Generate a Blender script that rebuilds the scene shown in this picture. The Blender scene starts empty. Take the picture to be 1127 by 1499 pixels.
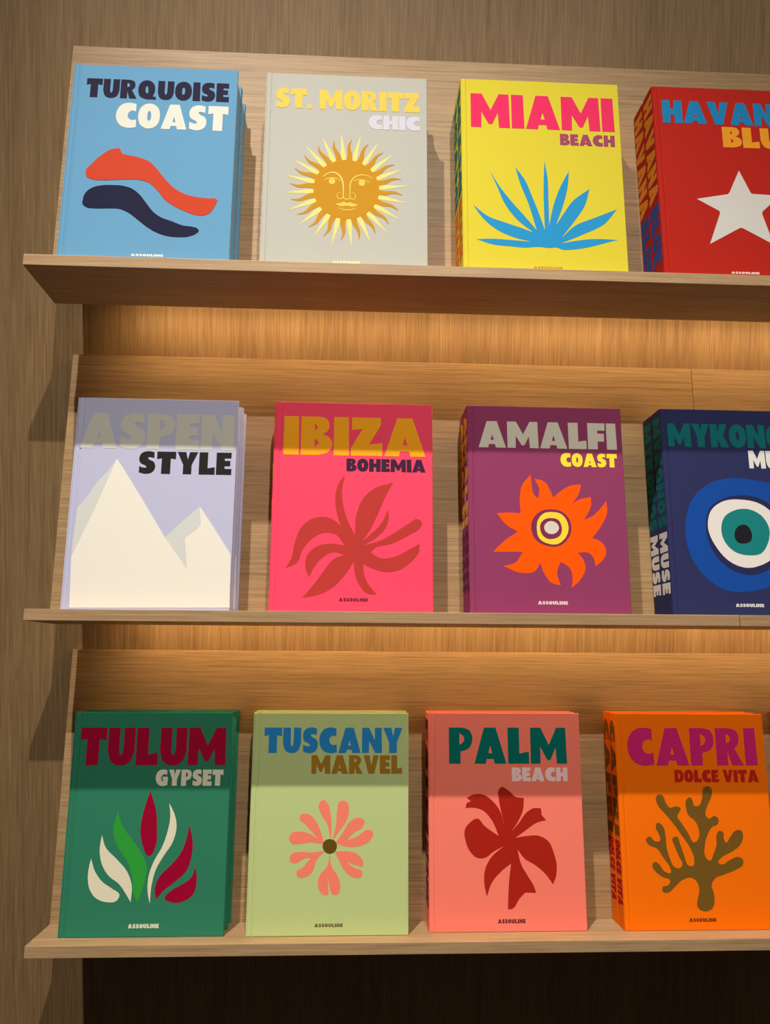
import bpy, bmesh, math, random
from mathutils import Vector, Matrix, noise

scene = bpy.context.scene
col = scene.collection
random.seed(4)

# ------------------------------------------------------------------ camera
# metres; x to the right along the wall, y towards the wall (wall face at y = 0), z up from the floor
FPX = 1103.11
PITCH, YAW, ROLL = -0.037153, -0.044150, 0.016395
cp, sp = math.cos(PITCH), math.sin(PITCH)
fwd = Vector((-math.sin(YAW) * cp, math.cos(YAW) * cp, sp))
rgt = Vector((math.cos(YAW), math.sin(YAW), 0))
upv = rgt.cross(fwd)
r2 = math.cos(ROLL) * rgt + math.sin(ROLL) * upv
u2 = -math.sin(ROLL) * rgt + math.cos(ROLL) * upv
cam_data = bpy.data.cameras.new('camera')
cam = bpy.data.objects.new('camera', cam_data)
col.objects.link(cam)
cam_data.sensor_fit = 'VERTICAL'
cam_data.sensor_height = 36.0
cam_data.lens = FPX / 1499.0 * 36.0
cam_data.clip_start = 0.02
m3 = Matrix((r2, u2, -fwd)).transposed()
cam.matrix_world = Matrix.Translation((0, -1.3132, 1.5)) @ m3.to_4x4()
scene.camera = cam

# ------------------------------------------------------------------ world, lamps, exposure
world = bpy.data.worlds.new('world'); scene.world = world
world.use_nodes = True
world.node_tree.nodes['Background'].inputs[0].default_value = (1.0, 0.86, 0.70, 1)
world.node_tree.nodes['Background'].inputs[1].default_value = 0.03
scene.view_settings.view_transform = 'Standard'
scene.view_settings.look = 'None'
scene.view_settings.gamma = 1.0
scene.view_settings.exposure = 0.0
scene.view_settings.use_curve_mapping = False

def spot(name, loc, target, power, size, color, radius):
    l = bpy.data.lights.new(name, 'SPOT')
    l.energy = power; l.color = color; l.spot_size = math.radians(size); l.spot_blend = 1.0
    l.shadow_soft_size = radius
    o = bpy.data.objects.new(name, l); col.objects.link(o)
    o.location = loc
    o.rotation_euler = (Vector(target) - Vector(loc)).to_track_quat('-Z', 'Y').to_euler()
    return o
SPOT_A = (0.45, -2.60, 4.50)      # downlight well in front of the shelves
SPOT_B = (-0.62, -1.11, 4.34)     # steep wall-washing downlight
spot('spot_lamp', SPOT_A, (0.50, -0.25, 0.0), 390, 86, (1.0, 0.94, 0.865), 0.022)
spot('spot_lamp', SPOT_B, (0.20, -0.55, 0.0), 530, 54, (1.0, 0.94, 0.865), 0.022)

# ------------------------------------------------------------------ materials
def lin(c):
    return tuple(((v / 255) / 12.92 if v <= 10 else ((v / 255 + 0.055) / 1.055) ** 2.4) for v in c) + (1,)

def new_mat(name):
    m = bpy.data.materials.new(name); m.use_nodes = True
    nt = m.node_tree
    return m, nt, nt.nodes['Principled BSDF']

def wood(name, axis, dark, mid, light, scale=1.0, rough=0.55, seed=0.0, contrast=1.0):
    """oak veneer; grain runs along the given axis"""
    m, nt, b = new_mat(name)
    N, L = nt.nodes, nt.links
    tc = N.new('ShaderNodeTexCoord')
    def noise_node(sc, along, det, dist):
        mp = N.new('ShaderNodeMapping')
        s = [sc * scale] * 3; s['xyz'.index(axis)] = along * scale
        mp.inputs['Scale'].default_value = s
        mp.inputs['Location'].default_value = (seed, seed * 1.7, seed * 0.6)
        L.new(tc.outputs['Object'], mp.inputs['Vector'])
        n = N.new('ShaderNodeTexNoise')
        n.inputs['Scale'].default_value = 1.0; n.inputs['Detail'].default_value = det
        n.inputs['Roughness'].default_value = 0.6; n.inputs['Distortion'].default_value = dist
        L.new(mp.outputs['Vector'], n.inputs['Vector'])
        return n
    fine = noise_node(520, 11.0, 3, 0.4)
    band = noise_node(120, 3.2, 5, 1.6)
    big = noise_node(11, 0.6, 2, 0.8)
    def mad(x, k, y):
        a = N.new('ShaderNodeMath'); a.operation = 'MULTIPLY_ADD'
        L.new(x, a.inputs[0]); a.inputs[1].default_value = k
        if isinstance(y, float): a.inputs[2].default_value = y
        else: L.new(y, a.inputs[2])
        return a.outputs[0]
    v = mad(fine.outputs[0], 0.75 * contrast, 0.5 - 0.5 * (0.75 + 0.55 + 0.30) * contrast)
    v = mad(band.outputs[0], 0.55 * contrast, v)
    v = mad(big.outputs[0], 0.30 * contrast, v)
    cr = N.new('ShaderNodeValToRGB')
    e = cr.color_ramp.elements
    e[0].position = 0.30; e[0].color = lin(dark)
    e[1].position = 0.70; e[1].color = lin(light)
    k = e.new(0.5); k.color = lin(mid)
    L.new(v, cr.inputs[0]); L.new(cr.outputs[0], b.inputs['Base Color'])
    b.inputs['Roughness'].default_value = rough
    b.inputs['Specular IOR Level'].default_value = 0.3
    bp = N.new('ShaderNodeBump'); bp.inputs['Strength'].default_value = 0.12; bp.inputs['Distance'].default_value = 0.0006
    L.new(v, bp.inputs['Height']); L.new(bp.outputs[0], b.inputs['Normal'])
    return m

M_WALL = wood('oak_veneer_vertical', 'z', (103, 79, 48), (136, 108, 72), (162, 134, 95), rough=0.6, contrast=0.68)
M_PANEL = [wood('oak_panel_horizontal_%d' % i, 'x', (116, 90, 60), (160, 129, 90), (186, 155, 113), rough=0.5, seed=3.1 * i + 1, contrast=0.62) for i in range(3)]
M_LEDGE = [wood('oak_ledge_%d' % i, 'x', (126, 99, 68), (162, 131, 94), (184, 153, 114), rough=0.5, seed=5.3 * i + 11, contrast=0.62) for i in range(3)]

def cloth(name, c):
    m, nt, b = new_mat(name)
    N, L = nt.nodes, nt.links
    tc = N.new('ShaderNodeTexCoord')
    n = N.new('ShaderNodeTexNoise'); n.inputs['Scale'].default_value = 900; n.inputs['Detail'].default_value = 2
    L.new(tc.outputs['Object'], n.inputs['Vector'])
    mx = N.new('ShaderNodeMixRGB'); mx.blend_type = 'MIX'
    c1 = lin(c); c0 = tuple(v * 0.90 for v in c1[:3]) + (1,)
    mx.inputs[1].default_value = c0; mx.inputs[2].default_value = c1
    L.new(n.outputs[0], mx.inputs[0]); L.new(mx.outputs[0], b.inputs['Base Color'])
    b.inputs['Roughness'].default_value = 0.8; b.inputs['Specular IOR Level'].default_value = 0.12
    bp = N.new('ShaderNodeBump'); bp.inputs['Strength'].default_value = 0.15; bp.inputs['Distance'].default_value = 0.0003
    L.new(n.outputs[0], bp.inputs['Height']); L.new(bp.outputs[0], b.inputs['Normal'])
    return m
_ink = {}
def ink(c, foil=False):
    k = (c, foil)
    if k not in _ink:
        m, nt, b = new_mat('ink_%d_%d_%d' % c)
        b.inputs['Base Color'].default_value = lin(c)
        b.inputs['Roughness'].default_value = 0.45 if foil else 0.8
        b.inputs['Metallic'].default_value = 0.3 if foil else 0.0
        b.inputs['Specular IOR Level'].default_value = 0.4 if foil else 0.1
        tc = nt.nodes.new('ShaderNodeTexCoord'); n = nt.nodes.new('ShaderNodeTexNoise'); n.inputs['Scale'].default_value = 500
        bp = nt.nodes.new('ShaderNodeBump'); bp.inputs['Strength'].default_value = 0.1; bp.inputs['Distance'].default_value = 0.0003
        nt.links.new(tc.outputs['Object'], n.inputs['Vector']); nt.links.new(n.outputs[0], bp.inputs['Height']); nt.links.new(bp.outputs[0], b.inputs['Normal'])
        _ink[k] = m
    return _ink[k]
def paper_mat():
    m, nt, b = new_mat('page_edges')
    N, L = nt.nodes, nt.links
    tc = N.new('ShaderNodeTexCoord'); mp = N.new('ShaderNodeMapping'); mp.inputs['Scale'].default_value = (3, 2200, 3)
    n = N.new('ShaderNodeTexNoise'); n.inputs['Detail'].default_value = 1
    L.new(tc.outputs['Object'], mp.inputs[0]); L.new(mp.outputs[0], n.inputs['Vector'])
    cr = N.new('ShaderNodeValToRGB'); cr.color_ramp.elements[0].color = lin((190, 180, 160)); cr.color_ramp.elements[1].color = lin((238, 232, 218))
    L.new(n.outputs[0], cr.inputs[0]); L.new(cr.outputs[0], b.inputs['Base Color'])
    b.inputs['Roughness'].default_value = 0.8
    return m
M_PAPER = paper_mat()
m, nt, b = new_mat('painted_plaster'); M_CEIL = m
b.inputs['Base Color'].default_value = lin((205, 196, 180)); b.inputs['Roughness'].default_value = 0.9
m, nt, b = new_mat('brushed_aluminium'); M_ALU = m
b.inputs['Base Color'].default_value = lin((150, 145, 138)); b.inputs['Metallic'].default_value = 1; b.inputs['Roughness'].default_value = 0.4
m, nt, b = new_mat('led_diffuser'); M_LED = m
b.inputs['Base Color'].default_value = lin((255, 240, 210)); b.inputs['Emission Color'].default_value = (1, 0.66, 0.34, 1); b.inputs['Emission Strength'].default_value = 27
M_LENS, nt, b = new_mat('lamp_lens')
b.inputs['Emission Color'].default_value = (1, 0.9, 0.78, 1); b.inputs['Emission Strength'].default_value = 6
M_FLOOR = wood('oak_floor', 'x', (40, 30, 20), (54, 40, 28), (66, 50, 36), scale=0.5, rough=0.45)

# ------------------------------------------------------------------ helpers
def link(name, me, mat, parent=None, **props):
    o = bpy.data.objects.new(name, me); col.objects.link(o)
    if mat is not None and not me.materials: me.materials.append(mat)
    if parent: o.parent = parent
    for k, v in props.items(): o[k] = v
    return o
def box_bm(bm, lo, hi, bev=0.0):
    lo, hi = Vector(lo), Vector(hi)
    g = bmesh.ops.create_cube(bm, size=1.0)
    for v in g['verts']:
        v.co = Vector([lo[i] + (v.co[i] + 0.5) * (hi[i] - lo[i]) for i in range(3)])
    if bev:
        es = list({e for v in g['verts'] for e in v.link_edges})
        bmesh.ops.bevel(bm, geom=es, offset=bev, segments=2, profile=0.6, affect='EDGES')
def box(lo, hi, bev=0.0, name='box'):
    bm = bmesh.new(); box_bm(bm, lo, hi, bev)
    me = bpy.data.meshes.new(name); bm.to_mesh(me); bm.free()
    return me
def prism_x(profile, x0, x1, name='prism'):
    """closed (y, z) profile run along x"""
    bm = bmesh.new()
    a = [bm.verts.new((x0, y, z)) for y, z in profile]; b_ = [bm.verts.new((x1, y, z)) for y, z in profile]
    n = len(profile)
    bm.faces.new(a); bm.faces.new(b_[::-1])
    for i in range(n): bm.faces.new((a[i], b_[i], b_[(i + 1) % n], a[(i + 1) % n]))
    bmesh.ops.recalc_face_normals(bm, faces=bm.faces)
    me = bpy.data.meshes.new(name); bm.to_mesh(me); bm.free()
    return me
def thing(name, label, cat, loc=(0, 0, 0), rot=(0, 0, 0), group=None):
    o = bpy.data.objects.new(name, None); col.objects.link(o)
    o.empty_display_size = 0.02
    o.location = loc; o.rotation_euler = rot
    o['label'] = label; o['category'] = cat
    if group: o['group'] = group
    return o

def parse(s, default_corner=False):
    out = []
    for t in s.split():
        c = default_corner
        if t[-1] == 'c': c = True; t = t[:-1]
        elif t[-1] == 's': c = False; t = t[:-1]
        x, y = t.split(','); out.append((float(x), float(y), c))
    return out
def smooth(pts, n=6):
    """closed outline through the points: curved at smooth points, sharp at corners"""
    N = len(pts); out = []
    for i in range(N):
        p0, p1, p2, p3 = pts[i - 1], pts[i], pts[(i + 1) % N], pts[(i + 2) % N]
        if p1[2] and p2[2]: out.append((p1[0], p1[1])); continue
        d = [p2[k] - p1[k] for k in (0, 1)]
        L = math.hypot(*d) or 1e-9
        def tan(a, b_, c):
            # tangent at b scaled to the length of the present segment
            la = math.hypot(b_[0] - a[0], b_[1] - a[1]) or 1e-9; lc = math.hypot(c[0] - b_[0], c[1] - b_[1]) or 1e-9
            tx = (b_[0] - a[0]) / la * lc + (c[0] - b_[0]) / lc * la; ty = (b_[1] - a[1]) / la * lc + (c[1] - b_[1]) / lc * la
            q = math.hypot(tx, ty) or 1e-9
            return tx / q * L, ty / q * L
        t1 = d if p1[2] else tan(p0, p1, p2)
        t2 = d if p2[2] else tan(p1, p2, p3)
        for j in range(n):
            t = j / n; h1 = 2*t**3 - 3*t**2 + 1; h2 = -2*t**3 + 3*t**2; h3 = t**3 - 2*t**2 + t; h4 = t**3 - t**2
            out.append(tuple(h1 * p1[k] + h2 * p2[k] + h3 * t1[k] + h4 * t2[k] for k in (0, 1)))
    return out
def flat_mesh(name, outlines, y0, thick):
    """outlines in mm on the cover (x across, z up); a thin raised layer standing off the cover towards -y"""
    cu = bpy.data.curves.new(name, 'CURVE'); cu.dimensions = '2D'; cu.fill_mode = 'BOTH'; cu.extrude = thick / 2
    for pts in outlines:
        sp_ = cu.splines.new('POLY'); sp_.points.add(len(pts) - 1)
        for q, (x, y) in zip(sp_.points, pts): q.co = (x / 1000, y / 1000, 0, 1)
        sp_.use_cyclic_u = True
    o = bpy.data.objects.new(name, cu); col.objects.link(o)
    dg = bpy.context.evaluated_depsgraph_get(); dg.update()
    me = bpy.data.meshes.new_from_object(o.evaluated_get(dg))
    bpy.data.objects.remove(o); bpy.data.curves.remove(cu)
    for v in me.vertices:
        x, y, z = v.co; v.co = (x, y0 - thick / 2 - z, y)
    me.name = name
    return me

# ------------------------------------------------------------------ cut-out display letters (height 1)
G = {
 'A': (1.0, ['0,0 .31,1 .68,1 1,0 .63,0 .60,.13 .38,.13 .35,0', '.44,.29 .56,.29 .5,.50']),
 'B': (.74, ['0,0 0,1 .38,1 .6,.95s .68,.8s .63,.62s .52,.55 .68,.46s .76,.3s .68,.1s .42,0', '.33,.62 .33,.82 .41,.72', '.33,.20 .33,.44 .44,.32']),
 'C': (.80, ['.76,.97 .76,.66 .62,.69s .50,.63s .45,.5s .50,.37s .62,.31s .78,.34 .80,.03 .52,-.01s .2,.08s .02,.34s .02,.66s .2,.93s .5,1.01s']),
 'D': (.80, ['0,0 0,1 .34,1 .62,.93s .79,.7s .8,.4s .7,.13s .5,.02s .34,0', '.33,.24 .33,.77 .45,.70s .50,.5s .45,.31s']),
 'E': (.64, ['0,0 0,1 .62,1 .62,.74 .35,.74 .35,.63 .58,.63 .58,.39 .35,.39 .35,.27 .64,.27 .64,0']),
 'F': (.64, ['0,0 0,1 .64,1 .64,.72 .36,.72 .36,.60 .60,.60 .60,.30 .36,.30 .36,0']),
 'G': (.86, ['.80,.96 .80,.67 .62,.72s .45,.64s .38,.5s .42,.34s .54,.26 .54,.40 .48,.40 .48,.56 .86,.56 .86,.05 .55,-.01s .2,.08s .02,.34s .02,.66s .2,.93s .5,1.01s']),
 'H': (.86, ['0,0 0,1 .34,1 .34,.64 .52,.64 .52,1 .86,1 .86,0 .52,0 .52,.36 .34,.36 .34,0']),
 'I': (.36, ['0,0 0,1 .35,1 .37,0']),
 'K': (.86, ['0,0 0,1 .33,1 .33,.62 .50,1 .84,1 .62,.52 .88,0 .50,0 .33,.40 .33,0']),
 'L': (.66, ['0,0 0,1 .36,1 .36,.28 .62,.33 .66,.31 .66,0']),
 'M': (1.14, ['0,0 0,1 .33,1 .58,.52 .83,1 1.12,1 1.14,0 .82,0 .79,.44 .62,.10 .52,.10 .31,.46 .30,0']),
 'N': (.90, ['0,0 0,1 .32,1 .57,.50 .57,1 .88,1 .90,0 .60,0 .32,.48 .31,0']),
 'O': (.84, ['.42,1.01s .12,.88s 0,.5s .12,.12s .42,-.01s .72,.12s .84,.5s .72,.88s', '.42,.70s .35,.5s .42,.30s .50,.5s']),
 'P': (.74, ['0,0 0,1 .40,1 .64,.93s .74,.7s .64,.44s .36,.33 .36,0', '.33,.52 .33,.84 .44,.78s .48,.68s .43,.58s']),
 'Q': (.92, ['.42,1.01s .12,.88s 0,.5s .12,.12s .42,-.01 .92,-.01 .88,.14 .74,.15 .84,.5s .72,.88s', '.42,.70s .36,.5s .40,.34s .50,.30 .50,.5s']),
 'R': (.82, ['0,0 0,1 .40,1 .64,.93s .72,.72s .66,.54s .56,.46 .82,0 .46,0 .34,.38 .34,0', '.32,.60 .32,.84 .42,.79s .45,.71s .41,.63s']),
 'S': (.70, ['.64,.97 .64,.70 .50,.74s .38,.71s .44,.63s .62,.54s .70,.3s .60,.08s .35,-.01s .04,.05 .04,.33 .2,.27s .34,.29s .28,.37s .1,.46s .02,.7s .12,.92s .38,1.01s']),
 'T': (.78, ['.20,0 .20,.70 0,.66 0,1 .78,1 .78,.66 .57,.70 .57,0']),
 'U': (.80, ['0,1 .34,1 .34,.40 .40,.27s .47,.40 .47,1 .80,1 .80,.38 .68,.09s .40,-.01s .12,.09s 0,.38']),
 'V': (.92, ['0,1 .36,1 .47,.44 .58,1 .92,1 .64,0 .30,0']),
 'Y': (.86, ['0,1 .36,1 .44,.66 .52,1 .86,1 .61,.42 .61,0 .26,0 .26,.42']),
 'Z': (.76, ['.02,1 .72,1 .72,.80 .44,.30 .76,.34 .76,0 0,0 0,.20 .28,.70 .02,.67']),
 '.': (.22, ['0,0 0,.2 .2,.2 .2,0']),
 ' ': (.26, []),
}
def word_outlines(word, x0, x1, zlo, zhi, gap=0.06, n=4):
    W = sum(G[c][0] for c in word) + gap * (len(word) - 1)
    sx = (x1 - x0) / W; sz = zhi - zlo; out = []; x = 0
    for c in word:
        w, cs = G[c]
        for s in cs:
            out.append([(x0 + (x + px) * sx, zlo + pz * sz) for px, pz in smooth(parse(s, True), n)])
        x += w + gap
    return out
def rot_outlines(outs, x, z_top):
    """lay a word down a spine: reading direction runs downwards"""
    return [[(x + py, z_top - px) for px, py in o] for o in outs]

# ------------------------------------------------------------------ cover artwork, millimetres on the cover (x from the spine, z from the foot)
ART={
 'TQ':[
  ('P','107.2,16.9 154.1,12.3'),
  ('T','21.5,306.8 237.4,274.3'),
  ('S','69.3,266.3 237.7,223.8'),
  ('navy_low:1','58.2,125.9 71.5,126.7 87.6,126.1 101.2,122.1 112.5,113.5 124.1,98.9 135.8,84.4 146.9,76.5 163.3,70.5 179.6,64.3 193.0,62.7 201.2,60.0 203.5,56.2 199.0,51.0 188.6,46.3 175.4,44.9 159.4,45.9 140.5,52.0 126.7,60.4 112.7,71.7 98.7,82.2 87.7,87.2 69.1,88.0 50.6,87.3 37.2,88.9 31.5,94.1 31.4,101.5 34.0,112.1 42.6,120.8'),
  ('red:2','78.5,188.9c 67.0,186.3 51.8,174.9 39.4,160.7 31.9,148.2 33.6,139.8 42.8,135.0 57.6,134.1 78.9,135.5 94.8,136.7 110.9,136.7 126.0,132.1 138.8,120.5 150.4,105.9 161.7,97.3 178.2,88.9 194.6,82.6 208.0,81.3 217.2,85.2 224.7,96.6 228.8,107.3c 225.4,109.5 214.6,109.8 198.4,111.3 179.3,116.0 162.6,125.9 148.3,140.6 136.6,155.3 125.1,167.1 108.4,174.1 92.0,177.5 83.7,179.3c'),
 ],
 'SM':[
  ('P','108.4,16.0 149.7,11.5'),
  ('T','15.8,304.4 238.4,270.1'),
  ('S','159.8,262.5 238.9,238.1'),
  ('C','127.0,133.8'),
  ('R','176.6,135.6'),
 ],
 'MI':[
  ('P','105.7,14.8 149.6,10.2'),
  ('T','15.6,305.2 240.6,246.1'),
  ('S','154.1,239.3 240.1,219.8'),
  ('agave:1','43.2,171.1c 58.6,143.7 73.4,122.8 95.0,96.0 112.4,73.9c 101.2,117.6 89.6,151.1 82.8,178.9c 96.8,157.6 107.2,130.1 117.4,99.9 124.9,74.3c 124.8,112.4 125.5,149.4 128.4,191.6c 132.2,162.0 132.2,124.9 131.8,82.1c 138.8,112.9 149.8,144.1 165.8,175.8c 162.7,147.7 154.4,116.5 141.9,82.5c 153.8,101.2 168.7,123.2 196.5,145.8c 188.1,117.7 170.1,89.5 149.4,61.6c 172.6,83.6 201.2,96.7 237.2,112.7c 217.6,88.2 183.1,68.8 147.7,52.5c 171.5,57.8 199.5,61.8 235.8,61.5c 218.8,56.4 190.5,47.9 165.3,43.2 151.4,42.4 141.9,45.7 129.4,44.7 115.6,46.0 93.4,44.1 71.4,45.5 46.7,47.6 20.8,55.7c 44.2,57.1 71.7,56.0 104.8,54.1c 77.3,60.7 52.8,71.9 33.8,87.8 16.2,113.0c 39.4,94.1 61.4,85.7 86.1,77.5 108.0,69.2c 83.7,89.6 64.9,116.3 54.4,143.6'),
 ],
 'HA':[
  ('P','103.0,15.4 146.8,10.8'),
  ('T','14.8,306.2 234.1,266.0'),
  ('S','108.2,262.3 229.5,226.3'),
  ('star:1','129.5,186.2c 145.0,148.4c 146.8,146.6c 190.8,145.1c 160.8,116.9c 159.8,112.9c 173.3,61.8c 126.7,88.0c 122.7,87.8c 73.9,59.4c 93.6,111.4c 93.1,115.4c 59.2,135.0c 108.1,144.5c 111.2,147.2c'),
 ],
 'AS':[
  ('P','105.0,18.7 151.4,12.8'),
  ('T','8.8,306.7 244.8,249.5'),
  ('S','100.2,245.7 243.3,210.2'),
  ('shade:1','67.1,232.2c 53.5,212.0c 38.8,194.0c 24.7,169.8c 13.2,154.7c 11.8,126.8c 10.6,80.7c 39.1,150.1c'),
  ('shade:1','197.4,159.2c 174.1,137.3c 147.6,110.7c 164.3,86.5c 184.2,60.9c 178.3,109.5c 189.5,121.1c 200.9,130.1c'),
  ('mountain:2','67.1,232.8c 107.7,172.7c 147.6,110.7c 184.2,60.9c 180.8,86.7c 178.2,110.1c 200.9,130.1c 198.0,159.2c 223.0,123.2c 247.8,86.6c 250.2,5.5c 14.0,3.3c 10.6,80.1c 38.9,151.8c'),
 ],
 'IB':[
  ('P','106.4,22.3 150.1,16.1'),
  ('T','15.5,307.7 238.9,244.8'),
  ('S','114.5,240.1 238.8,219.6'),
  ('leaf:1','112.4,213.0c 108.5,189.6 110.9,163.5 118.3,140.7 129.1,118.5c 130.9,149.4 140.5,175.6 157.3,191.8 188.1,203.2c 174.5,176.1 163.4,149.9 152.3,126.8 140.7,109.0c 157.9,124.1 170.5,138.5 179.7,159.4c 181.2,144.4 176.2,130.0 160.8,114.1 142.7,103.1c 166.5,109.9 194.6,126.0 214.4,139.2 225.7,145.1 232.8,140.0 229.9,130.8 214.4,120.6 186.2,105.9 158.2,97.1 153.5,91.7c 169.5,83.1 191.9,86.2 211.5,96.3 229.0,106.5c 227.9,93.7 214.3,76.6 197.6,65.2 175.2,62.1 155.7,67.5 142.2,73.5c 144.6,56.2 153.1,39.6 163.8,27.8c 150.5,28.0 136.5,42.2 129.9,58.8 128.2,77.0c 114.1,55.9 95.1,36.3 73.3,25.6 50.8,21.5c 67.4,41.5 83.4,63.9 97.0,80.8 113.6,88.1c 96.8,91.5 77.5,80.6 66.8,66.5 60.2,52.5c 54.2,69.1 56.6,86.0 68.8,98.8 88.2,104.7 113.3,102.2c 101.9,117.6 82.2,121.6 62.9,111.4 49.4,94.3 41.6,74.6 24.8,66.6c 33.1,82.9 36.7,102.6 45.7,128.2 62.1,142.7 81.7,146.4 98.7,140.4 106.6,133.3c 99.7,157.6 97.9,180.7 103.2,201.1'),
 ],
 'AM':[
  ('P','105.3,20.4 151.6,14.2'),
  ('T','18.3,305.6 240.6,262.1'),
  ('S','148.9,255.0 239.9,232.7'),
  ('flame:1','100.2,218.3c 101.2,203.0 103.6,188.3 110.6,179.6c 113.1,194.3 106.4,211.9c 121.7,207.7 130.0,194.6 134.7,182.3c 150.3,194.9 165.2,202.6 180.4,203.7c 174.7,186.5 163.9,172.2c 178.8,180.7 194.9,183.9c 194.3,169.2 182.5,147.2c 197.9,154.7 210.1,166.5 219.4,177.8c 219.3,157.9 208.7,137.4 193.9,118.4c 207.4,112.8 214.9,100.0 210.4,85.7 197.5,74.2c 195.2,85.5 189.3,94.0 169.8,95.2c 178.8,83.9 181.1,71.1 173.2,54.1 158.3,39.9c 160.4,54.0 156.8,70.9 142.9,80.6c 136.6,65.0 141.5,43.9c 127.5,48.0 116.6,61.9 110.7,78.8c 102.6,66.0 79.8,62.9 53.2,73.1c 71.7,78.4 84.1,95.5c 60.8,95.2 37.5,94.9c 55.5,112.3 77.3,126.9c 59.0,138.2 44.6,155.9c 62.4,157.0 82.5,156.4c 81.7,179.1 86.7,202.7'),
  ('ringp:2','132.3,163.3 148.9,159.2 159.9,145.4 161.2,129.5 152.8,113.6 138.1,104.8 121.0,106.0 105.6,114.4 98.4,131.5 102.4,148.9 115.7,160.7'),
  ('ringy:3','131.5,158.9 145.9,156.2 155.5,143.9 157.0,130.9 148.6,114.9 138.3,108.2 124.0,108.9 111.3,115.9 107.0,133.1 111.0,149.0 119.9,157.0'),
  ('ringi:4','130.6,149.3 141.2,146.6 146.5,135.1 143.1,122.0 132.9,116.7 121.4,117.4 113.2,127.4 113.6,140.4 121.0,147.7'),
  ('dot:5','131.0,144.4 138.9,140.7 142.1,133.6 137.5,126.3 128.8,123.9 121.2,127.5 118.6,134.7 122.9,142.0'),
 ],
 'MY':[
  ('P','99.5,19.0 144.2,13.0'),
  ('T','10.6,306.8 225.6,268.1'),
  ('S','140.4,263.7 222.2,234.4'),
  ('outer:1','28.5,127.2 32.9,159.2 48.2,188.8 76.4,210.0 109.6,217.4 150.9,214.2 185.7,204.4 212.4,173.7 217.7,138.5 207.9,100.6 183.7,63.1 152.9,44.3 120.4,36.9 88.8,38.0 58.5,56.0 35.1,89.9'),
  ('inner:2','62.1,139.2 70.2,168.5 92.0,183.6 125.0,190.0 154.1,184.6 181.6,161.4 186.7,123.5 173.1,88.7 146.3,66.9 119.9,63.8 91.8,74.9 70.6,98.9'),
  ('white:3','65.0,139.3 72.9,165.6 91.6,179.2 124.4,182.6 153.3,175.7 175.1,155.4 179.4,123.4 166.0,91.5 144.4,78.3 120.8,74.3 98.2,82.1 76.8,104.7'),
  ('teal:4','86.1,136.6 92.5,154.2 108.1,164.7 131.9,167.4 151.7,158.0 163.1,137.7 159.4,114.4 146.1,97.0 128.3,93.9 102.7,100.7 89.4,116.4'),
  ('pupil:5','106.4,126.8 114.9,140.5 125.3,142.1 134.3,128.6 131.8,117.0 121.2,112.5 109.8,115.2'),
 ],
 'TU':[
  ('T','12.0,307.6 241.4,250.2'),
  ('S','133.4,243.4 239.0,219.0'),
  ('white:1','42.1,112.1c 49.8,93.4 61.9,78.6 78.2,68.2 89.2,59.3 85.7,52.0 70.3,49.8 54.4,55.2 44.1,66.9 39.8,81.6 39.9,99.4'),
  ('white:1','56.0,146.5c 62.7,129.0 81.3,111.0 98.3,93.1 107.0,72.4 106.7,49.5c 99.1,60.7 87.1,75.5 70.6,87.4 60.1,102.2 54.4,123.1'),
  ('green:1','77.7,181.8c 85.5,162.1 101.3,140.9 118.5,119.8 127.6,101.8 126.0,78.1 117.1,48.3c 109.8,63.5 106.8,84.2 97.3,108.0 79.8,131.9 72.9,153.0'),
  ('red:1','126.1,211.8c 136.6,183.2 140.1,152.8 139.8,131.7 130.4,115.8 119.3,131.8 114.7,152.9 117.6,180.2'),
  ('white:1','156.7,192.9c 165.7,177.0 169.8,161.8 165.0,134.6 153.4,116.6 142.1,95.8 137.2,75.1 135.8,47.2c 131.7,63.4 131.7,87.0 138.2,107.7 149.5,128.6 156.2,149.7 159.5,174.0'),
  ('red:1','189.6,161.1c 196.0,137.5 195.4,113.4 188.0,92.6 171.5,77.9 155.0,64.7 144.8,53.0c 142.2,69.2 149.0,86.9 163.8,101.6 178.6,119.5 186.3,140.5'),
  ('red:1','202.4,99.9c 205.4,80.6 200.8,60.0 185.7,49.8 167.0,49.1 157.9,54.4 166.0,64.6 184.3,74.8 196.4,83.6'),
  ('P','105.1,19.0 151.5,12.0'),
 ],
 'TC':[
  ('T','18.7,308.3 240.3,269.2'),
  ('S','94.8,265.7 240.0,237.5'),
  ('petal:1','127.9,137.5c 121.6,161.7 111.3,178.0 108.1,191.7 115.1,197.7 122.5,191.6 126.5,178.0 128.8,161.7'),
  ('petal:1','130.7,137.4c 135.9,164.4 137.0,183.4 141.1,195.7 151.2,195.7 155.7,183.4 151.7,167.1 140.5,150.9'),
  ('petal:1','135.1,133.4c 147.6,150.8 156.0,164.3 170.3,171.1 180.4,167.0 177.7,157.5 164.8,149.4 153.0,137.4c 170.7,144.0 184.9,153.4 193.5,150.7 190.8,138.5 176.5,130.5 156.6,127.9'),
  ('petal:1','133.9,121.4c 151.0,121.8 168.1,118.5 179.1,105.1 178.3,99.3 171.2,100.4 152.6,106.6c 165.6,97.2 177.6,91.9 175.7,83.9 168.6,82.6 151.4,92.0 142.7,105.3'),
  ('petal:1','126.8,121.4c 122.9,100.1 111.9,87.0 108.8,73.8 115.3,60.6 123.8,58.0 124.9,71.1 124.1,96.1c 126.9,71.1 132.2,59.2 140.7,59.2 143.9,68.3 138.8,86.8 130.0,100.1'),
  ('petal:1','120.2,122.8c 105.7,108.2 100.4,92.3 89.4,84.5 78.1,84.5 75.6,91.1 86.1,99.0 97.1,113.0c 85.8,110.9 73.3,104.4 64.7,108.4 65.8,116.4 79.9,121.1 96.9,120.2'),
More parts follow.
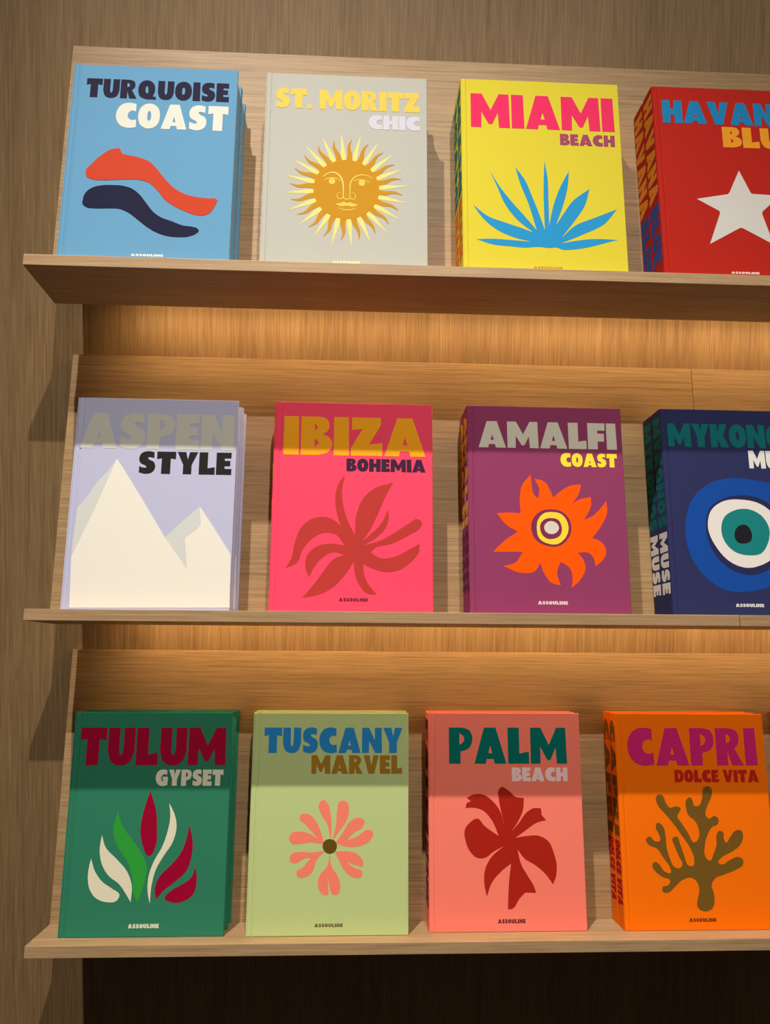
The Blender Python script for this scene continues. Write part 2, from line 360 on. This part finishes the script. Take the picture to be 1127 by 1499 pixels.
  ('petal:1','118.0,132.1c 96.6,134.9 79.6,132.8 66.7,133.7 62.3,140.4 66.3,148.5 79.0,151.1 93.4,148.3 107.8,140.2c 87.3,161.9 78.5,170.0 79.8,175.4 89.8,177.3 101.4,169.9 108.9,157.7'),
  ('center:2','126.4,139.6 134.1,136.9 137.7,129.4 134.4,121.4 126.8,118.2 118.8,121.4 115.2,129.5 118.5,137.0'),
  ('P','105.1,17.9 148.5,12.1'),
 ],
 'PA':[
  ('T','34.0,308.1 227.6,251.6'),
  ('S','136.2,245.4 227.4,224.1'),
  ('flower:1','118.1,215.2 129.9,210.1 141.5,200.3 154.8,198.4c 152.8,180.8 143.4,161.5 132.1,146.4c 146.3,161.4 158.6,176.6 170.7,183.0 182.0,182.7c 182.8,172.4c 189.9,164.6c 175.9,161.4 157.8,150.4 139.2,138.1c 157.5,140.8 178.2,140.7 192.6,132.4 200.8,114.6 204.5,95.6 202.4,79.4 197.6,68.6c 185.1,84.9 168.0,98.5 153.6,106.7 142.2,120.9c 147.5,98.6 158.6,79.6 166.9,66.2 170.1,56.2c 152.7,56.9c 143.1,47.6 131.1,33.1 124.5,32.7c 125.9,55.8 127.9,77.1 131.4,100.0c 115.1,88.0 100.2,72.0 91.6,51.2c 88.0,69.4 89.5,90.8 98.0,107.0 120.4,125.9c 104.1,117.8 89.3,108.4 77.6,108.4 66.1,118.0 59.1,134.3 57.8,149.4 66.8,161.7 78.7,167.2 90.2,156.1 112.5,140.9c 102.2,164.3 87.7,179.6 73.1,183.8 59.8,183.3c 62.0,190.7 68.8,193.5c 62.1,199.1c 73.4,204.1 88.2,203.8 102.8,194.8 114.3,180.9 122.0,157.4c 117.2,178.1 113.8,197.6 113.5,210.2'),
  ('P','108.5,18.8 152.2,11.8'),
 ],
 'CA':[
  ('T','19.2,308.3 235.5,249.0'),
  ('S','94.9,242.2 235.6,222.7'),
  ('coral:1','118.4,35.5 121.0,31.4 141.7,31.3 145.8,37.9 146.4,54.1 144.0,67.6 149.6,75.7 166.6,82.3 188.2,90.4 197.0,95.8 198.3,104.0 191.2,108.2 177.3,104.1 161.8,97.4 157.6,100.1 162.6,106.9 181.4,116.4 197.5,128.8 201.4,139.8 199.1,148.2 190.1,148.2 180.2,138.5 172.0,130.3 169.5,135.8 168.8,145.5 162.9,147.8 157.9,141.4 156.8,127.6 151.2,113.8 142.9,102.9 137.3,108.4 137.1,124.9 142.9,141.5 151.4,153.9 160.7,158.1 162.9,166.4 157.2,170.6 146.4,167.0 142.2,172.1 144.6,183.3 153.5,200.1 155.3,211.4 150.2,216.5 142.4,214.3 138.1,197.3 131.2,186.1 125.2,186.1 121.8,194.5 118.6,199.6 112.3,196.0 110.5,183.3 113.6,172.1 123.5,163.7 128.7,152.6 127.4,136.0 121.0,130.5 111.5,144.3 100.7,161.0 95.3,169.4 100.8,183.4 93.4,185.6 84.2,183.4 77.3,191.8 73.4,201.7 66.0,203.9 61.7,197.5 64.9,186.2 74.6,175.0 88.5,158.3 102.2,138.9 112.9,122.3 118.3,105.8 115.4,94.9 108.1,96.3 103.0,108.6 96.9,127.8 91.7,139.4 85.6,137.5 87.7,125.1 94.1,108.7 98.6,97.7 94.4,92.3 85.6,93.7 79.0,106.0 74.3,125.2 73.9,141.7 69.0,157.0 61.7,160.6 58.9,154.2 63.5,141.8 64.4,133.5 56.9,132.1 46.9,139.6 41.6,135.0 44.7,128.1 59.2,121.1 67.3,108.8 78.1,92.4 79.1,85.6 68.8,87.0 60.6,97.9 53.4,101.5 49.6,96.6 54.0,87.1 65.3,78.9 76.8,73.4 73.4,66.7 64.3,64.0 63.9,57.3 72.6,55.9 85.1,65.3 97.6,74.6 112.6,77.2 121.0,70.4 123.0,56.9 119.0,43.5'),
  ('P','103.9,18.3 147.5,12.0'),
 ],
}

# ------------------------------------------------------------------ the room
def struct(name, me, mat, parent=None):
    o = link(name, me, mat, parent)
    if parent is None: o['kind'] = 'structure'
    return o
WX0, WX1 = -2.2, 2.4
struct('wall_back', box((WX0, 0, 0), (WX1, 0.1, 4.7)), M_WALL)
struct('floor', box((WX0, -4.2, -0.1), (WX1, 0.1, 0)), M_FLOOR)
struct('ceiling', box((WX0, -4.2, 4.6), (WX1, 0.1, 4.7)), M_CEIL)

# downlight cans on the ceiling, where the two shadows of every ledge say they are
def downlight(loc, label):
    t = thing('ceiling_downlight', label, 'lamp', (loc[0], loc[1], 4.6), group=None)
    bm = bmesh.new()
    R, H = 0.06, 4.6 - loc[2] + 0.03
    seg = 32
    rings = []
    for r, z in ((R, 0), (R, -H), (R - 0.006, -H), (R - 0.006, -0.02)):
        rings.append([bm.verts.new((r * math.cos(i * 2 * math.pi / seg), r * math.sin(i * 2 * math.pi / seg), z)) for i in range(seg)])
    for a_, b_ in zip(rings, rings[1:]):
        for i in range(seg): bm.faces.new((a_[i], a_[(i + 1) % seg], b_[(i + 1) % seg], b_[i]))
    bm.faces.new(rings[0][::-1])
    bmesh.ops.recalc_face_normals(bm, faces=bm.faces)
    me = bpy.data.meshes.new('housing'); bm.to_mesh(me); bm.free()
    link('housing', me, M_ALU, t)
    bm = bmesh.new(); bmesh.ops.create_cone(bm, cap_ends=True, segments=24, radius1=0.045, radius2=0.045, depth=0.01)
    me = bpy.data.meshes.new('lens'); bm.to_mesh(me); bm.free()
    o = link('lens', me, M_LENS, t); o.location = (0, 0, loc[2] - 4.6 + 0.03)
downlight(SPOT_A, 'round metal ceiling downlight farther from the shelves')
downlight(SPOT_B, 'round metal ceiling downlight close to the shelf wall')

# ------------------------------------------------------------------ the three display shelves
LEAN = 0.2305                                  # boards lean back, ledges stand square to them
DEPTH, TH, YB, PH, TB = 0.1198, 0.0168, 0.0950, 0.4306, 0.018
YF = -0.2083
XL, XR, XS = -0.4710, 1.15, 0.586
ZS = {1: 1.8186, 2: 1.3114, 3: 0.8122}
sl_labels = {1: 'top sloping oak book shelf, holding the blue, grey, yellow and red books',
             2: 'middle sloping oak book shelf, with a joint near its right end',
             3: 'bottom sloping oak book shelf above the dark wall, ledge seen from above'}
for k in (1, 2, 3):
    z = ZS[k]
    t = thing('display_shelf', sl_labels[k], 'shelf', (XL, YF, z), (-LEAN, 0, 0), group='sloping display shelves')
    sa, ca = math.sin(LEAN), math.cos(LEAN)
    def local(y, z_):
        # wall frame (y from the wall, z from the ledge's front edge) to the shelf's own tilted frame
        dy, dz = y - YF, z_
        return (dy * ca - dz * sa, dy * sa + dz * ca)
    L = XR - XL
    cuts = [0, XS - XL, L] if k == 2 else [0, L]
    for i in range(len(cuts) - 1):
        e = 0.0005
        a_, b_ = cuts[i] + (e if i else 0), cuts[i + 1] - (e if i < len(cuts) - 2 else 0)
        link('ledge', box((a_, 0, -TH), (b_, DEPTH, 0), 0.0008, 'ledge'), M_LEDGE[(k + i) % 3], t)
        prof = [(YB, 0.0003), (YB, PH), local(-0.0004, (YB + TB - 0.001) * -sa + PH * ca)[:2], (YB + TB, PH - 0.006), (YB + TB, 0.0003)]
        prof = [(YB, 0.0003), (YB, PH - 0.0006), (YB + 0.0006, PH), (YB + TB - 0.0012, PH), (YB + TB - 0.0006, PH - 0.0014), (YB + TB - 0.0006, 0.0003)]
        link('back_board', prism_x(prof, a_, b_, 'back_board'), M_PANEL[(k + i) % 3], t)
    # brackets hidden between board and wall
    for x in (0.068, 0.56, 1.04, 1.52):
        prof = [local(*p) for p in ((-0.0945, -0.043), (-0.0945, -0.020), (-0.086, 0.030), (-0.0355, 0.26), (-0.0003, 0.26), (-0.0003, -0.006 if x < 0.1 else 0.0))]
        prof[0] = (DEPTH + 0.0003, -TH + 0.002); prof[1] = (DEPTH + 0.0003, 0.004); prof[2] = (YB + TB + 0.0003, 0.012); prof[3] = (YB + TB + 0.0003, 0.27)
        link('bracket', prism_x(prof, x, x + 0.014, 'bracket'), M_WALL, t)
    if k in (1, 2):
        x0 = -0.375 - XL
        # a slim L-shaped profile: top and front lip, open towards the wall
        y0, y1, za, zb = -0.074, -0.056, -0.0340, -0.0210
        link('light_channel', prism_x([local(y, q) for y, q in ((y0, za), (y0, zb), (y1, zb), (y1, zb - .0015), (y0 + .0015, zb - .0015), (y0 + .0015, za))], x0, L - 0.02, 'light_channel'), M_ALU, t)
        link('light_strip', prism_x([local(y, q) for y, q in ((y0 + .0025, za + .0045), (y0 + .0025, zb - .0018), (y1 - .0005, zb - .0018), (y1 - .0005, za + .0045))], x0 + 0.002, L - 0.022, 'light_strip'), M_LED, t)

# ------------------------------------------------------------------ the books
BW, BH = 0.25, 0.3311
def cover_mesh(T, back=False):
    """a case board, cloth hinge groove near the spine"""
    b_ = 0.0026
    prof = [(0.0022, 0.0006), (0.0034, 0), (0.0080, 0), (0.0092, 0.0009), (0.0108, 0.0009), (0.0120, 0), (BW - 0.0008, 0), (BW, 0.0008), (BW, b_ - 0.0006), (BW - 0.0006, b_), (0.0022, b_)]
    bm = bmesh.new(); n = len(prof)
    def yy(y): return T - y if back else y
    lv = []
    for z, ins in ((0, 0.0006), (0.0006, 0), (BH - 0.0006, 0), (BH, 0.0006)):
        cx, cy = BW / 2, b_ / 2
        lv.append([bm.verts.new((cx + (x - cx) * (1 - ins / cx), yy(cy + (y - cy) * (1 - ins / cy)), z)) for x, y in prof])
    bm.faces.new(lv[0]); bm.faces.new(lv[-1][::-1])
    for a_, c_ in zip(lv, lv[1:]):
        for i in range(n): bm.faces.new((a_[i], a_[(i + 1) % n], c_[(i + 1) % n], c_[i]))
    bmesh.ops.recalc_face_normals(bm, faces=bm.faces)
    me = bpy.data.meshes.new('cover'); bm.to_mesh(me); bm.free()
    return me
def spine_mesh(T):
    bm = bmesh.new(); pts = []
    for i in range(9):
        f = i / 8; pts.append((0.0007 if i in (0, 8) else 0.0, 0.0004 + f * (T - 0.0008)))
    pts += [(0.0021, T - 0.0004), (0.0021, 0.0004)]
    a_ = [bm.verts.new((x, y, 0.0002)) for x, y in pts]; c_ = [bm.verts.new((x, y, BH - 0.0002)) for x, y in pts]
    n = len(pts); bm.faces.new(a_); bm.faces.new(c_[::-1])
    for i in range(n): bm.faces.new((a_[i], a_[(i + 1) % n], c_[(i + 1) % n], c_[i]))
    bmesh.ops.recalc_face_normals(bm, faces=bm.faces)
    me = bpy.data.meshes.new('spine'); bm.to_mesh(me); bm.free()
    return me
def box_of(key, code):
    for k, s in ART[code]:
        if k == key:
            (x0, z1, _), (x1, z0, _) = parse(s); return x0, x1, z0, z1
LAYER = 0.00018
def sun_motif(fc, C, R, gold, pale):
    cx, cz = C; r = R
    disc = [(cx + r * math.cos(a) , cz + r * math.sin(a)) for a in [i * 2 * math.pi / 72 for i in range(72)]]
    rays, wavy = [], []
    for k in range(20):
        a = math.radians(90 - 3.5 - 18 * k)
        pts = []
        def pol(rr, off): 
            t = a + off / rr
            return (cx + rr * math.cos(t), cz + rr * math.sin(t))
        n = 14; A, B = [], []
        for j in range(n + 1):
            f = j / n; rr = r * 0.94 + f * (r * 0.78); w = 4.9 * (1 - f) ** 0.8 + 0.15; s = -2.0 * math.sin(f * 2 * math.pi * 1.15) * (0.4 + 0.6 * f)
            A.append(pol(rr, s + w)); B.append(pol(rr, s - w))
        wavy.append(A + B[::-1])
        a = math.radians(90 - 3.5 - 18 * k - 9)
        base = r * 1.0
        rays.append([pol(base, -3.4), pol(base + 3, -4.1), pol(r * 1.93, 0), pol(base + 3, 4.1), pol(base, 3.4)])
    outline = disc
    link('sun_rays', flat_mesh('sun_rays', rays, 0, LAYER), ink(pale), fc, label='pale yellow pointed rays')
    link('sun_rays', flat_mesh('sun_rays', wavy, 0, LAYER * 1.5), ink(gold), fc, label='golden wavy rays')
    link('sun_disc', flat_mesh('sun_disc', [disc], 0, LAYER * 2), ink(gold), fc)
    def stroke(pts, w):
        q = []; P_ = [(cx + x * r, cz + y * r) for x, y in pts]
        # resample through a smooth open curve
        S = []
        for i in range(len(P_) - 1):
            p0 = P_[max(i - 1, 0)]; p1 = P_[i]; p2 = P_[i + 1]; p3 = P_[min(i + 2, len(P_) - 1)]
            for j in range(5):
                t = j / 5
                S.append(tuple(0.5 * (2 * p1[k] + (p2[k] - p0[k]) * t + (2 * p0[k] - 5 * p1[k] + 4 * p2[k] - p3[k]) * t * t + (3 * p1[k] - p0[k] - 3 * p2[k] + p3[k]) * t ** 3) for k in (0, 1)))
        S.append(P_[-1]); n = len(S); A, B = [], []
        for i, p in enumerate(S):
            a0 = S[max(i - 1, 0)]; a1 = S[min(i + 1, n - 1)]; d = (a1[0] - a0[0], a1[1] - a0[1]); l = math.hypot(*d) or 1e-9
            ww = w * (0.35 + 0.65 * math.sin(math.pi * min(max(i / (n - 1), 0.12), 0.88)))
            A.append((p[0] - d[1] / l * ww, p[1] + d[0] / l * ww)); B.append((p[0] + d[1] / l * ww, p[1] - d[0] / l * ww))
        return A + B[::-1]
    F = []
    F.append(stroke([(-.72, .40), (-.55, .53), (-.36, .55), (-.19, .42), (-.11, .22), (-.09, -.05), (-.09, -.30)], 1.0))
    F.append(stroke([(.80, .38), (.62, .49), (.40, .49), (.21, .38), (.12, .20), (.11, -.05), (.11, -.30)], 1.0))
    F.append(stroke([(-.15, -.12), (-.26, -.15), (-.27, -.28), (-.19, -.34), (-.09, -.30), (.02, -.35), (.12, -.30), (.20, -.34), (.28, -.28), (.26, -.15), (.16, -.12)], 0.8))
    F.append(stroke([(-.68, .29), (-.55, .35), (-.35, .36), (-.17, .28)], 0.9))
    F.append(stroke([(.20, .27), (.36, .33), (.55, .32), (.72, .24)], 0.9))
    F.append([(cx + r * (-.44 + .10 * math.cos(t)), cz + r * (.25 + .10 * math.sin(t))) for t in [i * math.pi / 8 for i in range(16)]])
    F.append([(cx + r * (.47 + .10 * math.cos(t)), cz + r * (.22 + .10 * math.sin(t))) for t in [i * math.pi / 8 for i in range(16)]])
    lip = parse('-.34,-.50c -.16,-.47 -.06,-.43 .02,-.47 .10,-.44 .22,-.48 .38,-.52c .2,-.58 .02,-.56 -.16,-.58')
    F.append([(cx + r * x, cz + r * y) for x, y in smooth(lip)])
    F.append(stroke([(-.24, -.62), (-.10, -.69), (.04, -.70), (.18, -.68), (.30, -.63)], 0.9))
    link('sun_face', flat_mesh('sun_face', F[:1], 0, LAYER * 3), ink(pale), fc, label='pale yellow lines of a face')
    o = fc.children[-1]
    # one mesh for all strokes (kept apart while filling so that crossings stay filled)
    bm = bmesh.new(); bm.from_mesh(o.data)
    for s in F[1:]:
        me = flat_mesh('stroke', [s], 0, LAYER * 3); bm.from_mesh(me); bpy.data.meshes.remove(me)
    bm.to_mesh(o.data); bm.free()

def make_book(code, T, base, label, group, spec, front=True):
    row_z = base[2]
    t = thing('book', label, 'book', base, (-LEAN, 0, 0), group)
    cl = cloth('cloth_' + spec['name'], spec['cover'])
    fc = link('front_cover', cover_mesh(T), cl, t)
    link('back_cover', cover_mesh(T, True), cl, t)
    sp_ = link('spine', spine_mesh(T), cl, t)
    link('page_block', box((0.0024, 0.0028, 0.004), (BW - 0.004, T - 0.0028, BH - 0.004), 0.0004, 'page_block'), M_PAPER, t)
    for z in (0.0029, BH - 0.0039): link('headband', box((0.0023, 0.003, z), (0.0048, T - 0.003, z + 0.001), 0, 'headband'), cl, t)
    if spec.get('t'):
        (w1, c1), (w2, c2) = spec['t'], spec['s']
        for nm, key, w, c in (('title_lettering', 'T', w1, c1), ('subtitle_lettering', 'S', w2, c2)):
            x0, x1, z0, z1 = box_of(key, code)
            link(nm, flat_mesh(nm, word_outlines(w, x0, x1, z0, z1, gap=0.055), 0, LAYER * 1.5), ink(c, spec.get('foil', False)), fc)
        x0, x1, z0, z1 = box_of('P', code)
        link('publisher_lettering', flat_mesh('publisher_lettering', word_outlines('ASSOULINE', x0, x1, z0 + .5, z1 - .5, gap=0.1, n=2), 0, LAYER), ink(spec['p']), fc)
        if code == 'SM':
            C = parse(dict(ART['SM'])['C'])[0]; R = parse(dict(ART['SM'])['R'])[0]
            sun_motif(fc, C[:2], R[0] - C[0], spec['cols']['gold'], spec['cols']['pale'])
        groups = {}
        for k, s in ART[code]:
            if ':' in k: groups.setdefault(k, []).append(smooth(parse(s)))
        for k, outs in groups.items():
            nm, lay = k.split(':')
            name = spec.get('names', {}).get(nm, nm)
            for o_ in outs:
                link(name, flat_mesh(name, [o_], 0, LAYER * int(lay)), ink(spec['cols'][nm]), fc)
        # lettering down the spine
        (a1, b1), (a2, b2) = spec['spine']
        m_ = 3.0; h = T * 1000 - 2 * m_
        total = BH * 1000
        for nm, w, c, z1, z0 in (('spine_title', a1, b1, total * 0.965, total * 0.42), ('spine_subtitle', a2, b2, total * 0.395, total * 0.10)):
            outs = word_outlines(w, 0, z1 - z0, 0, h, gap=0.08, n=3)
            me = flat_mesh(nm, outs, 0, LAYER)
            # on the spine: reading direction down, letter tops towards the front cover
            for v in me.vertices:
                x, y, z = v.co
                v.co = (0.0000 + y + 0.0, (T - m_ / 1000) - z, z1 / 1000 - x)
            link(nm, me, ink(c), sp_)
    return t

S = {
 'TQ': dict(name='sky_blue', cover=(112, 172, 212), t=('TURQUOISE', (44, 38, 62)), s=('COAST', (240, 240, 226)), p=(225, 225, 220), cols={'navy_low': (34, 34, 62), 'red': (214, 74, 46)}, names={'navy_low': 'navy_wave', 'red': 'red_wave'}, spine=(('TURQUOISE', (44, 38, 62)), ('COAST', (240, 240, 226)))),
 'SM': dict(name='pale_grey', cover=(206, 204, 192), t=('ST. MORITZ', (246, 216, 96)), s=('CHIC', (226, 222, 236)), p=(235, 220, 170), cols={'gold': (212, 152, 36), 'pale': (250, 236, 140)}, spine=(('ST. MORITZ', (246, 216, 96)), ('CHIC', (226, 222, 236)))),
 'MI': dict(name='yellow', cover=(240, 222, 62), t=('MIAMI', (250, 52, 104)), s=('BEACH', (172, 76, 112)), p=(196, 140, 60), cols={'agave': (44, 158, 216)}, names={'agave': 'agave_motif'}, spine=(('MIAMI', (40, 120, 110)), ('BEACH', (225, 110, 50)))),
 'HA': dict(name='red', cover=(198, 38, 24), t=('HAVANA', (30, 138, 198)), s=('BLUE', (250, 166, 40)), p=(228, 200, 190), cols={'star': (228, 223, 216)}, names={'star': 'star_motif'}, spine=(('HAVANA', (225, 140, 40)), ('BLUE', (50, 80, 150)))),
 'AS': dict(name='lilac', cover=(190, 190, 216), t=('ASPEN', (204, 202, 190)), s=('STYLE', (38, 36, 36)), p=(70, 66, 70), cols={'shade': (206, 208, 202), 'mountain': (232, 226, 212)}, names={'shade': 'mountain_shade', 'mountain': 'snowy_mountains'}, spine=(('ASPEN', (204, 202, 190)), ('STYLE', (38, 36, 36)))),
 'IB': dict(name='hot_pink', cover=(252, 74, 104), t=('IBIZA', (246, 166, 30)), s=('BOHEMIA', (64, 34, 60)), p=(120, 30, 50), cols={'leaf': (186, 58, 52)}, names={'leaf': 'frond_motif'}, spine=(('IBIZA', (246, 166, 30)), ('BOHEMIA', (64, 34, 60)))),
 'AM': dict(name='plum', cover=(146, 60, 100), t=('AMALFI', (214, 208, 188)), s=('COAST', (250, 222, 60)), p=(226, 200, 206), cols={'flame': (255, 88, 0), 'ringp': (124, 48, 84), 'ringy': (250, 214, 60), 'ringi': (124, 48, 84), 'dot': (218, 208, 190)}, names={'flame': 'flaming_sun', 'ringp': 'plum_ring', 'ringy': 'yellow_ring', 'ringi': 'plum_disc', 'dot': 'pale_dot'}, spine=(('AMALFI', (225, 160, 60)), ('COAST', (100, 30, 70)))),
 'MY': dict(name='navy', cover=(46, 50, 92), t=('MYKONOS', (14, 112, 112)), s=('MUSE', (230, 226, 220)), p=(215, 214, 218), cols={'outer': (22, 74, 158), 'inner': (40, 44, 84), 'white': (232, 226, 218), 'teal': (26, 128, 126), 'pupil': (30, 30, 34)}, names={'outer': 'blue_ring', 'inner': 'navy_ring', 'white': 'white_ring', 'teal': 'teal_iris', 'pupil': 'black_pupil'}, spine=(('MYKONOS', (14, 100, 104)), ('MUSE', (226, 220, 214)))),
 'TU': dict(name='green', cover=(46, 122, 92), t=('TULUM', (158, 4, 48)), s=('GYPSET', (222, 216, 190)), p=(220, 216, 190), cols={'white': (218, 213, 184), 'green': (46, 152, 52), 'red': (150, 0, 42)}, names={'white': 'cream_flame', 'green': 'green_flame', 'red': 'crimson_flame'}, spine=(('TULUM', (158, 4, 48)), ('GYPSET', (222, 216, 190)))),
 'TC': dict(name='pale_green', cover=(186, 202, 134), t=('TUSCANY', (40, 130, 192)), s=('MARVEL', (158, 116, 34)), p=(110, 96, 60), cols={'petal': (240, 126, 102), 'center': (98, 74, 16)}, names={'petal': 'coral_petal', 'center': 'flower_centre'}, spine=(('TUSCANY', (40, 130, 192)), ('MARVEL', (158, 116, 34)))),
 'PA': dict(name='salmon_pink', cover=(250, 126, 106), t=('PALM', (0, 104, 94)), s=('BEACH', (236, 206, 204)), p=(110, 40, 40), cols={'flower': (166, 32, 18)}, names={'flower': 'flower_motif'}, spine=(('PALM', (70, 30, 40)), ('BEACH', (110, 50, 50)))),
 'CA': dict(name='orange', cover=(250, 114, 0), t=('CAPRI', (200, 34, 108)), s=('DOLCE VITA', (186, 32, 20)), p=(120, 50, 10), cols={'coral': (112, 82, 26)}, names={'coral': 'coral_motif'}, spine=(('CAPRI', (130, 80, 20)), ('DOLCE VITA', (186, 20, 30)))),
 'RX': dict(name='brick_red', cover=(176, 66, 40)),
}
BOOKS = [
 ('TQ', 1, -0.4351, 0.0211, 'sky blue book TURQUOISE COAST with a red and a navy wave'),
 ('SM', 1, -0.1423, 0.0229, 'pale grey book ST. MORITZ CHIC with a golden sun face'),
 ('MI', 1, 0.1598, 0.0191, 'yellow book MIAMI BEACH with a blue agave plant'),
 ('HA', 1, 0.4638, 0.0189, 'red book HAVANA BLUE with a white star'),
 ('AS', 2, -0.4309, 0.0275, 'lilac book ASPEN STYLE with white mountains'),
 ('IB', 2, -0.1238, 0.0283, 'hot pink book IBIZA BOHEMIA with dark red fronds'),
 ('AM', 2, 0.1813, 0.0268, 'plum book AMALFI COAST with a flaming orange sun'),
 ('MY', 2, 0.4942, 0.0231, 'navy book MYKONOS MUSE with a blue and white eye'),
 ('TU', 3, -0.4363, 0.0316, 'green book TULUM GYPSET with cream and crimson flames'),
 ('TC', 3, -0.1531, 0.0289, 'pale green book TUSCANY MARVEL with a coral flower'),
 ('PA', 3, 0.1298, 0.0389, 'salmon pink book PALM BEACH with a dark red flower'),
 ('CA', 3, 0.4388, 0.0367, 'orange book CAPRI DOLCE VITA with an olive coral branch'),
 ('RX', 3, 0.7310, 0.0367, 'brick red book at the right edge, just right of the orange books'),
]
BEHIND = {'TQ': 'sky blue', 'SM': 'pale grey', 'MI': 'yellow', 'HA': 'red', 'AS': 'lilac', 'IB': 'hot pink', 'AM': 'plum', 'MY': 'navy', 'TU': 'green', 'TC': 'pale green', 'PA': 'salmon pink', 'CA': 'orange'}
# cover and ink colours scaled per shelf to offset the lamps' uneven brightness
ROW_LIGHT_TONE = {1: 0.90, 2: 1.0, 3: 1.03}
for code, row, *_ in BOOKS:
    f_ = ROW_LIGHT_TONE[row]; q = lambda c: tuple(min(255, int(round(v * f_))) for v in c)
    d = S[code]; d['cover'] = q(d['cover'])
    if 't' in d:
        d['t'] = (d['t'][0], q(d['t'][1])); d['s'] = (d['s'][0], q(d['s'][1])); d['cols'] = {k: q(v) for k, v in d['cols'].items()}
rows = {1: 'books on the top shelf', 2: 'books on the middle shelf', 3: 'books on the bottom shelf'}
def copy_tree(o, parent=None):
    c = o.copy(); col.objects.link(c)
    if parent: c.parent = parent
    for ch in list(o.children): copy_tree(ch, c)
    return c
sa, ca = math.sin(LEAN), math.cos(LEAN)
for code, row, x, yb, label in BOOKS:
    # yb: how far the front cover stands behind the ledge's front edge; two copies fill the space to the board
    T = (YB - yb - 0.0015) / 2
    def stand(y):
        return (YF + y * ca + 0.0003 * sa, ZS[row] - y * sa + 0.0003 * ca)
    y_, z_ = stand(yb)
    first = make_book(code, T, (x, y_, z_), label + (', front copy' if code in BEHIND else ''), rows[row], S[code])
    dx = {'AS': 0.0035, 'TQ': 0.001, 'IB': -0.001, 'TU': 0.002, 'PA': 0.001}.get(code, 0.0)
    second = copy_tree(first)
    y_, z_ = stand(yb + T + 0.0011)
    second.location = (x + dx, y_, z_)
    if code in BEHIND:
        second['label'] = 'second %s book leaning right behind the %s one' % (BEHIND[code], S[code]['t'][0])
    else:
        second['label'] = 'second brick red book, behind the one at the right edge'
